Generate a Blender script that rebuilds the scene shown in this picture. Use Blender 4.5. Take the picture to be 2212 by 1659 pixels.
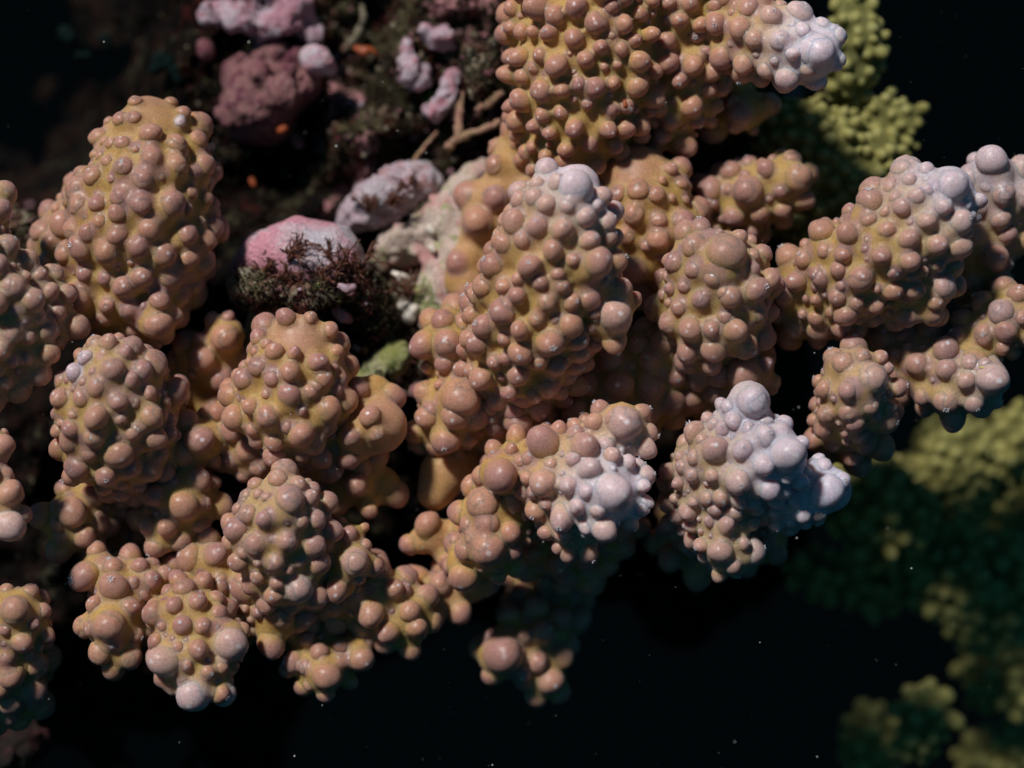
import bpy, bmesh, math, random
import numpy as np
from mathutils import Vector, Matrix, noise
from mathutils.bvhtree import BVHTree

for o in list(bpy.data.objects):
    bpy.data.objects.remove(o)
SC = bpy.context.scene
COL = SC.collection

# ------------------------------------------------------------------ camera
# "sheet" space: u right, v down (1 sheet unit = 0.0588 mm at the focus distance), d = depth away
# from the lens.  Everything is laid out in metres behind a lens 0.30 m from the coral.
MPU = 0.13 / 2212.0
DIST = 0.30
DU = DIST / MPU
PITCH = math.radians(36.0)                      # the diver looks down on the reef slope
ROT = Matrix.Rotation(-PITCH, 3, 'X')           # local (x right, y away, z up) -> world
ORIGIN = Vector((0.0, 0.0, 0.60))
K = MPU * 100.0                                 # local modelling unit = 100 sheet units


def L(u, v, d=0.0):
    f = (DU + d) / DU
    return Vector(((u - 1106.0) * f, d, (829.5 - v) * f)) / 100.0


def W(p):
    return ORIGIN + ROT @ (p * K)


cam = bpy.data.cameras.new('camera')
cam.sensor_width = 36.0
cam.lens = 36.0 * DIST / 0.13
cam.clip_start = 0.01
cam.clip_end = 60.0
cam.dof.use_dof = True
cam.dof.focus_distance = DIST + 10 * MPU
cam.dof.aperture_fstop = 8.5
cam_ob = bpy.data.objects.new('camera', cam)
cam_ob.location = ORIGIN + ROT @ Vector((0, -DIST, 0))
cam_ob.rotation_euler = (math.radians(90) - PITCH, 0, 0)
COL.objects.link(cam_ob)
SC.camera = cam_ob
EYE = Vector((0, -DU / 100.0, 0))

# ------------------------------------------------------------------ light
STROBE_LOCAL = Vector((-0.38, -0.69, 0.62)).normalized()      # towards the light
STROBE_DIR = (ROT @ STROBE_LOCAL).normalized()
strobe = bpy.data.lights.new('strobe', 'SUN')  # distant lamp standing in for the diver's strobe
strobe.energy = 4.0
strobe.angle = math.radians(6.0)
strobe.color = (1.0, 0.965, 0.92)
strobe_ob = bpy.data.objects.new('strobe', strobe)
strobe_ob.rotation_euler = STROBE_DIR.to_track_quat('Z', 'Y').to_euler()
strobe_ob.location = ORIGIN + STROBE_DIR * 2
COL.objects.link(strobe_ob)

world = bpy.data.worlds.new('World')
SC.world = world
world.use_nodes = True
wt = world.node_tree
wt.nodes.clear()
sky = wt.nodes.new('ShaderNodeTexSky')
sky.sky_type = 'NISHITA'
sky.sun_disc = False
sky.sun_elevation = math.asin(STROBE_DIR.z)
sky.sun_rotation = math.atan2(STROBE_DIR.x, STROBE_DIR.y)
tint = wt.nodes.new('ShaderNodeMix')                        # the water over the reef filters the red out
tint.data_type = 'RGBA'
tint.blend_type = 'MULTIPLY'
tint.inputs[0].default_value = 1.0
tint.inputs[7].default_value = (0.05, 0.25, 0.31, 1)
bg = wt.nodes.new('ShaderNodeBackground')
bg.inputs['Strength'].default_value = 0.085
wo = wt.nodes.new('ShaderNodeOutputWorld')
wt.links.new(sky.outputs[0], tint.inputs[6])
glow = wt.nodes.new('ShaderNodeMix')                        # faint light scattered back by the open water itself
glow.data_type = 'RGBA'
glow.blend_type = 'ADD'
glow.inputs[0].default_value = 1.0
glow.inputs[7].default_value = (0.010, 0.020, 0.026, 1)
wt.links.new(tint.outputs[2], glow.inputs[6])
wt.links.new(glow.outputs[2], bg.inputs['Color'])
wt.links.new(bg.outputs[0], wo.inputs['Surface'])

SC.view_settings.view_transform = 'Standard'
SC.view_settings.look = 'None'
SC.view_settings.exposure = 0.0
SC.view_settings.gamma = 1.0
SC.view_settings.use_curve_mapping = False
SC.render.engine = 'CYCLES'
SC.cycles.max_bounces = 6
SC.cycles.diffuse_bounces = 3

# ------------------------------------------------------------------ materials


class NT:
    """Tiny helper round a material's node tree."""

    def __init__(s, name):
        s.m = bpy.data.materials.new(name)
        s.m.use_nodes = True
        s.t = s.m.node_tree
        s.t.nodes.clear()
        s.out = s.t.nodes.new('ShaderNodeOutputMaterial')
        s.b = s.t.nodes.new('ShaderNodeBsdfPrincipled')
        s.t.links.new(s.b.outputs[0], s.out.inputs['Surface'])
        s.pos = s.t.nodes.new('ShaderNodeNewGeometry').outputs['Position']

    def put(s, sock, val):
        if isinstance(val, bpy.types.NodeSocket):
            s.t.links.new(val, sock)
        elif isinstance(val, tuple) and len(val) == 3 and sock.type == 'RGBA':
            sock.default_value = (*val, 1)
        else:
            sock.default_value = val

    def noise(s, scale, detail=4.0, rough=0.55, off=0.0):
        n = s.t.nodes.new('ShaderNodeTexNoise')
        n.inputs['Scale'].default_value = scale
        n.inputs['Detail'].default_value = detail
        n.inputs['Roughness'].default_value = rough
        v = s.t.nodes.new('ShaderNodeVectorMath')
        v.inputs[1].default_value = (off, off * 1.7, -off)
        s.t.links.new(s.pos, v.inputs[0])
        s.t.links.new(v.outputs[0], n.inputs['Vector'])
        return n.outputs[0]

    def voronoi(s, scale):
        n = s.t.nodes.new('ShaderNodeTexVoronoi')
        n.inputs['Scale'].default_value = scale
        s.t.links.new(s.pos, n.inputs['Vector'])
        return n.outputs[0]

    def ramp(s, fac, a, b, lo=0.0, hi=1.0):
        n = s.t.nodes.new('ShaderNodeMapRange')
        n.interpolation_type = 'SMOOTHSTEP'
        n.inputs[1].default_value = a
        n.inputs[2].default_value = b
        n.inputs[3].default_value = lo
        n.inputs[4].default_value = hi
        s.put(n.inputs[0], fac)
        return n.outputs[0]

    def mix(s, fac, a, b, mode='MIX'):
        n = s.t.nodes.new('ShaderNodeMix')
        n.data_type = 'RGBA'
        n.blend_type = mode
        s.put(n.inputs[0], fac)
        s.put(n.inputs[6], a)
        s.put(n.inputs[7], b)
        return n.outputs[2]

    def math(s, op, a, b=0.0):
        n = s.t.nodes.new('ShaderNodeMath')
        n.operation = op
        n.use_clamp = True
        s.put(n.inputs[0], a)
        s.put(n.inputs[1], b)
        return n.outputs[0]

    def bump(s, h, strength, dist):
        n = s.t.nodes.new('ShaderNodeBump')
        n.inputs['Strength'].default_value = strength
        n.inputs['Distance'].default_value = dist
        s.put(n.inputs['Height'], h)
        s.t.links.new(n.outputs[0], s.b.inputs['Normal'])

    def set(s, **kw):
        for k, v in kw.items():
            s.put(s.b.inputs[k.replace('_', ' ')], v)
        return s.m


def coral_material(name, valley, knob, mauve, pale, apex, sss=0.9, rough=0.37):
    n = NT(name)
    at = n.t.nodes.new('ShaderNodeAttribute')
    at.attribute_name = 'skin'
    sep = n.t.nodes.new('ShaderNodeSeparateColor')
    n.t.links.new(at.outputs['Color'], sep.inputs[0])
    oi = n.t.nodes.new('ShaderNodeObjectInfo')
    so = n.t.nodes.new('ShaderNodeSeparateColor')
    n.t.links.new(oi.outputs['Color'], so.inputs[0])
    blot = n.noise(260.0, 3.0)
    fine = n.noise(3200.0, 3.0, 0.7)
    tip = n.math('ADD', sep.outputs[0], n.ramp(blot, 0.3, 0.7, -0.12, 0.12))
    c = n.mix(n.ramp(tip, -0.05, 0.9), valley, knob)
    c = n.mix(n.math('MULTIPLY', n.ramp(tip, 0.30, 1.1), n.math('MAXIMUM', so.outputs[1], at.outputs['Alpha'])), c, mauve)
    pl = n.math('MAXIMUM', so.outputs[0], sep.outputs[2])
    c = n.mix(pl, c, n.mix(n.ramp(pl, 0.12, 0.62), (pale[0], pale[1] * 0.86, pale[2] * 0.70), pale))
    c = n.mix(n.math('MULTIPLY', sep.outputs[1], n.ramp(oi.outputs['Random'], 0.1, 1.0, 0.0, 0.8)), c, apex)
    c = n.mix(so.outputs[2], c, n.mix(1.0, c, (0.86, 0.93, 1.0), 'MULTIPLY'))     # each colony has its own cast
    c = n.mix(n.ramp(n.noise(75.0, 4.0, 0.6, 5.0), 0.50, 0.72, 0.0, 0.5), c, n.mix(1.0, c, (0.80, 0.74, 0.62), 'MULTIPLY'))
    grain = n.ramp(fine, 0.3, 0.72, 0.80, 1.13)
    gv = n.t.nodes.new('ShaderNodeCombineColor')
    for i in range(3):
        n.t.links.new(grain, gv.inputs[i])
    c = n.mix(1.0, c, gv.outputs[0], 'MULTIPLY')
    n.bump(n.mix(0.35, fine, n.voronoi(2600.0)), 0.10, 0.0002)
    n.b.subsurface_method = 'RANDOM_WALK'
    return n.set(Base_Color=c, Roughness=n.math('ADD', n.ramp(tip, 0.25, 0.8, 0.25, 0.0), n.ramp(blot, 0.25, 0.75, rough - 0.05, rough + 0.08)), IOR=1.43,
                 Subsurface_Weight=sss, Subsurface_Radius=(1.0, 0.5, 0.3), Subsurface_Scale=0.0021,
                 Specular_IOR_Level=0.38, Sheen_Weight=0.07, Sheen_Roughness=0.35, Sheen_Tint=(0.62, 0.55, 1.0))


CORAL = coral_material('coral_skin', (0.485, 0.282, 0.086), (0.475, 0.250, 0.166), (0.350, 0.180, 0.170),
                       (0.68, 0.58, 0.65), (0.72, 0.66, 0.67))
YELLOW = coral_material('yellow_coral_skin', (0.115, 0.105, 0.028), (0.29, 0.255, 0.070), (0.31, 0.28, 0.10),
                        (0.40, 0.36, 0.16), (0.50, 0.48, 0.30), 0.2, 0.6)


def simple(name, col, rough=0.6, **kw):
    n = NT(name)
    kw = {('Specular IOR Level' if k == 'Specular_IOR_Level' else k): v for k, v in kw.items()}
    return n.set(Base_Color=col, Roughness=rough, **kw)


POLYP = simple('polyp_tentacles', (0.62, 0.58, 0.60), 0.4, Subsurface_Weight=0.5, Subsurface_Radius=(1.0, 0.8, 0.7), Subsurface_Scale=0.0004)
SPECK = simple('particle_matter', (0.30, 0.31, 0.27), 0.6)


def crust_material(name, cols, scale, dark=(0.012, 0.010, 0.008), dark_at=(0.62, 0.72), pits=True):
    """Coralline crust: three patch colours, pale pits, dark turf patches."""
    n = NT(name)
    big = n.noise(scale, 4.0, 0.6)
    mid = n.noise(scale * 3.1, 5.0, 0.62, 3.1)
    fine = n.noise(scale * 16, 3.0, 0.7, 1.3)
    c = n.mix(n.ramp(big, 0.40, 0.56), cols[0], cols[1])
    c = n.mix(n.ramp(mid, 0.50, 0.64), c, cols[2])
    spots = n.ramp(n.voronoi(scale * 9), 0.10, 0.26, 1.0, 0.0)
    if pits:
        c = n.mix(n.math('MULTIPLY', spots, 0.45), c, (0.72, 0.62, 0.60))
    c = n.mix(n.ramp(n.noise(scale * 1.7, 6.0, 0.68, 7.7), *dark_at), c, dark)
    g = n.ramp(fine, 0.3, 0.75, 0.72, 1.15)
    gv = n.t.nodes.new('ShaderNodeCombineColor')
    for i in range(3):
        n.t.links.new(g, gv.inputs[i])
    c = n.mix(1.0, c, gv.outputs[0], 'MULTIPLY')
    n.bump(n.mix(0.5, mid, fine), 1.0, 0.0011)
    n.b.inputs['Specular IOR Level'].default_value = 0.2
    return n.set(Base_Color=c, Roughness=0.62, Subsurface_Weight=0.12, Subsurface_Scale=0.0006)


PINK = crust_material('pink_coralline_crust', ((0.50, 0.26, 0.32), (0.56, 0.44, 0.50), (0.50, 0.22, 0.27)), 150, dark_at=(0.56, 0.63))
PALE_PINK = crust_material('pale_pink_crust', ((0.52, 0.47, 0.52), (0.60, 0.27, 0.33), (0.56, 0.42, 0.46)), 105, dark_at=(0.84, 0.9))
PLUM = crust_material('plum_crust', ((0.22, 0.075, 0.095), (0.29, 0.135, 0.135), (0.16, 0.045, 0.070)), 170, dark_at=(0.64, 0.76))
WHITISH = crust_material('whitish_crust', ((0.60, 0.53, 0.57), (0.60, 0.46, 0.52), (0.50, 0.27, 0.28)), 210, dark_at=(0.66, 0.74))
CREAM = crust_material('cream_crust', ((0.66, 0.35, 0.33), (0.70, 0.55, 0.47), (0.47, 0.45, 0.25)), 190, dark_at=(0.70, 0.80))
DARKRED = crust_material('dark_red_crust', ((0.05, 0.012, 0.014), (0.02, 0.012, 0.01), (0.09, 0.02, 0.025)), 150, dark_at=(0.5, 0.6), pits=False)
GREEN = crust_material('green_algal_crust', ((0.30, 0.31, 0.10), (0.42, 0.40, 0.22), (0.17, 0.22, 0.05)), 200, dark_at=(0.54, 0.64))
RUBBLE = crust_material('rubble', ((0.32, 0.28, 0.20), (0.20, 0.10, 0.07), (0.22, 0.20, 0.11)), 210, dark_at=(0.50, 0.60))
ORANGE = simple('orange_sponge', (0.30, 0.06, 0.012), 0.5, Subsurface_Weight=0.3, Subsurface_Scale=0.0005)
SHELL = simple('pale_shell', (0.62, 0.56, 0.48), 0.5)
LEAFY = simple('green_algae', (0.10, 0.22, 0.03), 0.5)
BROWN = simple('brown_algae', (0.105, 0.034, 0.018), 0.55, Subsurface_Weight=0.15, Subsurface_Scale=0.0004)
TURF = simple('dark_turf', (0.020, 0.011, 0.007), 0.8, Specular_IOR_Level=0.1)
TURF_OLIVE = simple('olive_turf', (0.075, 0.064, 0.032), 0.8, Specular_IOR_Level=0.1)
TURF_RED = simple('maroon_turf', (0.060, 0.014, 0.012), 0.8, Specular_IOR_Level=0.1)
TWIG = crust_material('dead_twig', ((0.46, 0.24, 0.17), (0.40, 0.27, 0.15), (0.42, 0.20, 0.16)), 190, dark_at=(0.66, 0.78))
YTHREAD = simple('yellow_thread', (0.62, 0.50, 0.10), 0.5)


def reef_material(name, rich):
    n = NT(name)
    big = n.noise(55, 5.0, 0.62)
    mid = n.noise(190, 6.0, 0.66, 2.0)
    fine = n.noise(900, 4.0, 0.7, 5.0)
    c = n.mix(n.ramp(mid, 0.45, 0.60), (0.0035, 0.003, 0.0028), (0.012, 0.006, 0.0045))  # near-black base: light falloff and gap shade put into the colour
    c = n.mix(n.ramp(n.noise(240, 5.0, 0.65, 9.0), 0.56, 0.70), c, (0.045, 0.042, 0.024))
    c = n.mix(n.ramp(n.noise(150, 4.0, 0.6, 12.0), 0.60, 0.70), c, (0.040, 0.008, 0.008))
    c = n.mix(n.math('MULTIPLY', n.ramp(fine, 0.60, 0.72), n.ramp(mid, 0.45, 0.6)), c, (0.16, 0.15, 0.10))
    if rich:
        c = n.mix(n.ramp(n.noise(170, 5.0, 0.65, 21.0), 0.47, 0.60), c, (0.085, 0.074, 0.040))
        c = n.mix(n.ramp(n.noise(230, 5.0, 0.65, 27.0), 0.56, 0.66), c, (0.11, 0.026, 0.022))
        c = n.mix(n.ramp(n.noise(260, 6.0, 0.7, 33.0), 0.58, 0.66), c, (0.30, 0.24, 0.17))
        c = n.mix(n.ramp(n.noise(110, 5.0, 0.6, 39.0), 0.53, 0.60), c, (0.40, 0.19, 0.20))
    n.bump(n.mix(0.5, mid, fine), 1.0, 0.0012)
    n.b.inputs['Specular IOR Level'].default_value = 0.04
    return n.set(Base_Color=c, Roughness=0.9)


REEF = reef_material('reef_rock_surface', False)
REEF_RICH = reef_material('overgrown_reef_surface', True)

# ------------------------------------------------------------------ object helpers


def tag(o, label=None, cat=None, group=None, kind=None):
    if label:
        o['label'] = label
    if cat:
        o['category'] = cat
    if group:
        o['group'] = group
    if kind:
        o['kind'] = kind
    return o


def link(name, data, parent=None, mat=None):
    o = bpy.data.objects.new(name, data)
    COL.objects.link(o)
    if parent:
        o.parent = parent
    if mat and data is not None and not data.materials:
        data.materials.append(mat)
    return o


def root_at(name, p):
    """An Empty at local point p; returns it and the matrix that takes local points into its frame."""
    e = link(name, None)
    e.empty_display_size = 0.005
    e.location = W(p)
    m = ROT.to_4x4() @ Matrix.Diagonal((K, K, K, 1)) @ Matrix.Translation(-p)
    return e, m


def unit_ball(sub):
    bm = bmesh.new()
    bmesh.ops.create_icosphere(bm, subdivisions=sub, radius=1.0)
    v = np.array([q.co[:] for q in bm.verts])
    f = np.array([[q.index for q in t.verts] for t in bm.faces])
    bm.free()
    return v, f


UNIT = {k: unit_ball(k) for k in (2, 3)}


def balls_mesh(balls):
    """One mesh of overlapping balls from a list of (centre, radius, subdivisions)."""
    vs, fs, n = [], [], 0
    for p, r, k in balls:
        v, f = UNIT[k]
        vs.append(v * r + np.array(p))
        fs.append(f + n)
        n += len(v)
    vs = np.concatenate(vs)
    fs = np.concatenate(fs)
    me = bpy.data.meshes.new('tmp')
    me.vertices.add(len(vs))
    me.vertices.foreach_set('co', vs.ravel())
    me.loops.add(len(fs) * 3)
    me.loops.foreach_set('vertex_index', fs.ravel())
    me.polygons.add(len(fs))
    me.polygons.foreach_set('loop_start', np.arange(0, len(fs) * 3, 3))
    me.update(calc_edges=True)
    return me


def chain_points(chain):
    """Chain of (u, v, d, r) -> dense (point, radius) list in local units."""
    pts = [(L(u, v, d), r / 100.0 * (DU + d) / DU) for u, v, d, r in chain]
    out = [pts[0]]
    for (a, ra), (b, rb) in zip(pts, pts[1:]):
        n = max(1, int((b - a).length / (0.30 * max(0.12, min(ra, rb)))))
        for i in range(1, n + 1):
            t = i / n
            out.append((a.lerp(b, t), ra + (rb - ra) * t))
    return out


def remeshed(chains, voxel=0.075, smooth=7, amp=0.05, freq=1.1, amp2=0.0, freq2=4.0, seed=0.0, extra=()):
    """Union of ball chains (and extra balls) as one organic closed mesh (local units)."""
    me = balls_mesh([(p, r, 3) for ch in chains for p, r in chain_points(ch)] + [(p, r, 2) for p, r in extra])
    ob = bpy.data.objects.new('tmp', me)
    TMP.objects.link(ob)
    md = ob.modifiers.new('r', 'REMESH')
    md.mode = 'VOXEL'
    md.voxel_size = voxel
    ms = ob.modifiers.new('s', 'SMOOTH')
    ms.factor = 0.5
    ms.iterations = smooth
    dg = TMP_DG()
    res = bpy.data.meshes.new_from_object(ob.evaluated_get(dg))
    bpy.data.objects.remove(ob)
    bpy.data.meshes.remove(me)
    off = Vector((seed * 3.7, seed * 1.3, -seed * 2.1))
    if amp or amp2:
        nn = [v.normal.copy() for v in res.vertices]
        for v, n_ in zip(res.vertices, nn):
            a = noise.noise(v.co * freq + off) * amp
            if amp2:
                a += noise.noise(v.co * freq2 + off) * amp2 + noise.noise(v.co * freq2 * 2.3 + off) * amp2 * 0.5
            v.co += n_ * a
    res.polygons.foreach_set('use_smooth', [True] * len(res.polygons))
    return res


def transform_mesh(me, m):
    me.transform(m)
    me.update()


# meshes are worked out in a scene of their own, so that it stays quick
WORK = bpy.data.scenes.new('workbench')
TMP = WORK.collection


def TMP_DG():
    vl = WORK.view_layers[0]
    vl.update()
    return vl.depsgraph




def tube(bm, pts, radii, seg=6):
    """A bent tapering tube through pts."""
    rings = []
    for i, (p, r) in enumerate(zip(pts, radii)):
        d = (pts[min(i + 1, len(pts) - 1)] - pts[max(i - 1, 0)]).normalized()
        x = d.orthogonal().normalized()
        y = d.cross(x)
        rings.append([bm.verts.new(p + (x * math.cos(2 * math.pi * k / seg) + y * math.sin(2 * math.pi * k / seg)) * r) for k in range(seg)])
    for a, b in zip(rings, rings[1:]):
        best = min(range(seg), key=lambda s: (a[0].co - b[s].co).length)
        for k in range(seg):
            bm.faces.new((a[k], a[(k + 1) % seg], b[(k + 1 + best) % seg], b[(k + best) % seg]))
    for r_, p in ((rings[0], pts[0]), (rings[-1], pts[-1])):
        c = bm.verts.new(p)
        for k in range(seg):
            bm.faces.new((r_[k], r_[(k + 1) % seg], c))
    bmesh.ops.recalc_face_normals(bm, faces=bm.faces)


def bm_mesh(bm, name, m=None):
    me = bpy.data.meshes.new(name)
    if m:
        bm.transform(m)
    bm.to_mesh(me)
    bm.free()
    for p in me.polygons:
        p.use_smooth = True
    return me


# ------------------------------------------------------------------ corallites (the knobs)
def knob_mesh(seed, polyp=0.0, seg=20, long=1.0, mats=(CORAL, POLYP)):
    """One corallite, head radius 1, foot flaring into the branch at z = 0."""
    rnd = random.Random(seed)
    prof = [(0.99, -0.35, 0.0), (0.96, -0.10, 0.03), (0.94, 0.10, 0.08), (0.93, 0.30, 0.16), (0.935, 0.50, 0.28)]
    for a in (2, 20, 37, 53, 67, 79):
        t = math.radians(a)
        prof.append((0.96 * math.cos(t), 0.66 + 0.98 * math.sin(t), 0.40 + 0.60 * math.sin(t)))
    bend = Vector((rnd.uniform(-1, 1), rnd.uniform(-1, 1), 0)) * 0.14
    sq = 1 + rnd.uniform(-0.09, 0.09)
    off = Vector((seed * 1.7, seed * 0.9, seed * 2.3))
    bm = bmesh.new()
    lay = bm.verts.layers.float_color.new('skin')
    rings = []

    def vert(x, y, z, tip, apex=0.0):
        p = Vector((x * sq, y / sq, z * (long if z > 0 else 1.0)))
        p += bend * max(0.0, z / 1.6) ** 2
        if z > -0.1:
            p += p.normalized() * noise.noise(p * 0.9 + off) * 0.13
        v = bm.verts.new(p)
        v[lay] = (tip, apex, 0, 0)
        return v

    for r, z, tip in prof:
        rings.append([vert(r * math.cos(2 * math.pi * k / seg), r * math.sin(2 * math.pi * k / seg), z, tip) for k in range(seg)])
    # pale pore spot, also painted as the soft highlight on the cap
    for r, z, ap in ((0.165, 1.626, 0.25), (0.12, 1.632, 0.7), (0.07, 1.637, 1.0), (0.03, 1.639, 1.0)):
        rings.append([vert(r * math.cos(2 * math.pi * k / seg), r * math.sin(2 * math.pi * k / seg), z, 1.0, ap) for k in range(seg)])
    for a, b in zip(rings, rings[1:]):
        for k in range(seg):
            bm.faces.new((a[k], a[(k + 1) % seg], b[(k + 1) % seg], b[k]))
    bm.faces.new(rings[-1])
    if polyp:
        n = 6
        top = rings[-3][0].co.copy()
        top.x, top.y = 0, 0
        top = sum((v.co for v in rings[-2]), Vector()) / seg
        first = len(bm.faces)
        for k in range(n):
            a = 2 * math.pi * (k + rnd.uniform(-0.25, 0.25)) / n
            ln = polyp * rnd.uniform(0.7, 1.15)
            d = Vector((math.cos(a) * 0.75, math.sin(a) * 0.75, rnd.uniform(0.35, 0.9))).normalized()
            s = d.orthogonal().normalized()
            t = d.cross(s)
            w = 0.040
            b0 = top + Vector((math.cos(a), math.sin(a), 0)) * 0.07 - Vector((0, 0, 0.03))
            mid = [bm.verts.new(b0 + d * ln * 0.6 + (s * math.cos(q) + t * math.sin(q)) * w) for q in (0, 2.09, 4.19)]
            low = [bm.verts.new(b0 + (s * math.cos(q) + t * math.sin(q)) * w * 1.1) for q in (0, 2.09, 4.19)]
            e = bm.verts.new(b0 + d * ln)
            for i in range(3):
                for f in ((low[i], low[(i + 1) % 3], mid[(i + 1) % 3], mid[i]), (mid[i], mid[(i + 1) % 3], e)):
                    fc = bm.faces.new(f)
                    fc.material_index = 1
    me = bm_mesh(bm, 'corallite')
    for m in mats:
        me.materials.append(m)
    return me


KN_PLAIN = [knob_mesh(i, 0.0, long=(0.86, 0.95, 1.06, 0.9, 1.1, 0.8, 1.0, 0.88, 1.04, 0.93)[i]) for i in range(10)]
KN_POLYP = [knob_mesh(20 + i, 0.20 + 0.04 * (i % 3), long=(0.9, 0.96, 1.04, 0.85, 1.08, 0.92)[i]) for i in range(6)]
KN_YELLOW = [knob_mesh(40 + i, 0.0, 10, long=(0.9, 1.2, 1.0, 1.4)[i], mats=(YELLOW,)) for i in range(4)]

# crop frames in which the knobs were measured: name -> (source x0, y0, zoom of the crop)
CROPS = {'C1': (0, 200, 2.074), 'C3': (1600, 0, 1.8436), 'C4': (2600, 0, 1.6594), 'D1': (0, 1000, 1.843),
         'D2': (700, 1000, 1.843), 'D3': (1400, 500, 1.6592), 'D4': (2500, 700, 1.6594), 'D5': (1500, 1300, 1.382),
         'D6': (2300, 1300, 1.843), 'D7': (0, 1700, 1.601), 'F1': (700, 1600, 1.7467), 'F2': (0, 600, 1.844)}
SRC = 3648.0 / 2212.0


def knobs_from(crop, s):
    x0, y0, z = CROPS[crop]
    out = []
    for q in s.split():
        a = [float(t) for t in q.split(',')]
        out.append(((x0 + a[0] / z) / SRC, (y0 + a[1] / z) / SRC, a[2] / z / SRC, a[3] if len(a) > 3 else None))
    return out


N_KNOBS = 0


def build_branch(parent, m, base_pt, chains, traced, tips, rnd, fill=(25, 36), dense=1.0, polyps=0.1, pale=0.0,
                 mat=None, meshes=None, limit=120, long=1.0, name='branch', face_min=-0.12, voxel=0.075, small=True, label=None,
                 amp2=0.012, cast=0.0, base_tip=0.06):
    """A branch (mesh) and its corallites (sub-parts).  tips: (u, v, d, radius, paleness)."""
    global N_KNOBS
    mat = mat or CORAL
    sd = rnd.random() * 9
    me = remeshed(chains, voxel=voxel * 1.25, seed=sd, amp=0.05, amp2=0.0)
    tl = [(L(u, v, d), r / 100.0, pl) for u, v, d, r, pl in tips]

    def pale_at(p):
        a = pale
        for c, r, pl in tl:
            a = max(a, pl * math.exp(-((p - c).length / (r * 2.9)) ** 2))
        return a

    vs = [(v.co.copy(), v.normal.copy()) for v in me.vertices]
    bvh = BVHTree.FromPolygons([v[0] for v in vs], [tuple(p.vertices) for p in me.polygons])
    axis_tip = tl[0][0] if tl else None
    placed = []

    def surf(u, v):
        d = (L(u, v, 0) - EYE).normalized()
        h = bvh.ray_cast(EYE, d)
        if h[0] is not None:
            return h[0], h[1]
        best, bd = None, 1e9                                     # silhouette: nearest surface point to the ray
        for k in range(-4, 9):
            q = EYE + d * ((DU + k * 45.0) / 100.0)
            f = bvh.find_nearest(q)
            if f[0] is not None and f[3] < bd:
                best, bd = (f[0], f[1]), f[3]
        if best is None or bd > 0.55:
            return None, None
        return best

    def lean(p, n):
        if axis_tip is None:
            return n
        a = (axis_tip - p)
        a = a.normalized() if a.length > 1e-3 else n
        return (n + 0.45 * a).normalized()

    for (u, v, r, pl) in traced:
        au, av = u, v
        ok = None
        for it in range(5):
            p, n = surf(au, av)
            if p is None:
                break
            f = (p - EYE).length / (DU / 100.0)
            rl = r / 100.0 * f
            dr = lean(p, n)
            head = p + dr * rl * 0.70 * long
            w = head - EYE
            hu, hv = 1106.0 + w.x / w.y * DU, 829.5 - w.z / w.y * DU
            ok = (p, dr, rl)
            au += (u - hu) * 0.8
            av += (v - hv) * 0.8
        if ok:
            if pl is not None and r > 36:
                ok = (ok[0] - ok[1] * ok[2] * 0.45, ok[1], ok[2])       # the leading tip is the branch's own end
            placed.append((*ok, pl, True))
    # fill the rest of the surface, big ones first, then buds in the gaps
    idx = rnd.sample(range(len(vs)), min(len(vs), 4500))
    if dense > 0:
        for pas in ((0,) if not small else (0, 1)):
            for i in idx:
                if len(placed) > limit:
                    break
                p, n = vs[i]
                view = (EYE - p).normalized()
                if n.dot(view) < face_min:
                    continue
                w = p - EYE
                hu, hv = 1106.0 + w.x / w.y * DU, 829.5 - w.z / w.y * DU
                if not (-70 < hu < 2282 and -70 < hv < 1730):
                    continue
                r = rnd.uniform(*fill) / 100.0 if pas == 0 else rnd.uniform(fill[0] * 0.38, fill[0] * 0.62) / 100.0
                if any((p - c).length < rr * 1.25 for c, rr, _ in tl):
                    continue
                h = p + n * r * 0.6
                if all((h - (q[0] + q[1] * q[2] * 0.6)).length > (r + q[2]) * (0.90 if pas == 0 else 1.02) / dense for q in placed):
                    placed.append((p, lean(p, n), r, None, False))
    # second pass: the branch swells into the foot of every corallite
    extra = []
    looks = []
    for p, dr, r, pl, tr in placed:
        extra += [(p - dr * r * 0.44, r * 1.38), (p + dr * r * 0.22, r * 0.94), (p + dr * r * 0.62 * long, r * 0.955)]
        looks.append((pl if pl is not None else pale_at(p + dr * r), rnd.uniform(0.0, 0.85)))
    bpy.data.meshes.remove(me)
    me = remeshed(chains, voxel=voxel, seed=sd, amp=0.035, amp2=amp2, extra=extra, smooth=8)
    nv = len(me.vertices)
    co = np.empty(nv * 3)
    me.vertices.foreach_get('co', co)
    co = co.reshape(-1, 3)
    dome = np.zeros(nv)
    pal = np.full(nv, float(pale))
    mau = np.zeros(nv)
    for c, r, pl in tl:
        dd = np.linalg.norm(co - np.array(c), axis=1)
        dome = np.maximum(dome, np.exp(-(dd / (r * 1.15)) ** 2))
        pal = np.maximum(pal, pl * np.exp(-(dd / (r * 2.9)) ** 2))
    tipv = base_tip + (0.91 - base_tip) * dome
    for (p, dr, r, pl, tr), (kp, km) in zip(placed, looks):
        w = (co - np.array(p)) / r
        near = np.nonzero((w * w).sum(1) < 6.0)[0]
        if not len(near):
            continue
        w = w[near]
        z = w @ np.array(dr) / long
        rad = np.sqrt(np.maximum((w * w).sum(1) - (z * long) ** 2, 0))
        t = np.interp(z, (-0.35, -0.1, 0.1, 0.3, 0.5, 0.66, 1.15, 1.6), (0, 0.03, 0.08, 0.16, 0.28, 0.40, 0.70, 1.0))
        k = np.clip((1.55 - rad) / 0.5, 0, 1)
        t = t * k
        win = t > tipv[near]
        tipv[near] = np.maximum(tipv[near], t)
        mau[near[win]] = km
        pal[near] = np.maximum(pal[near], kp * np.clip(t * 1.6, 0, 1))
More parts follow.
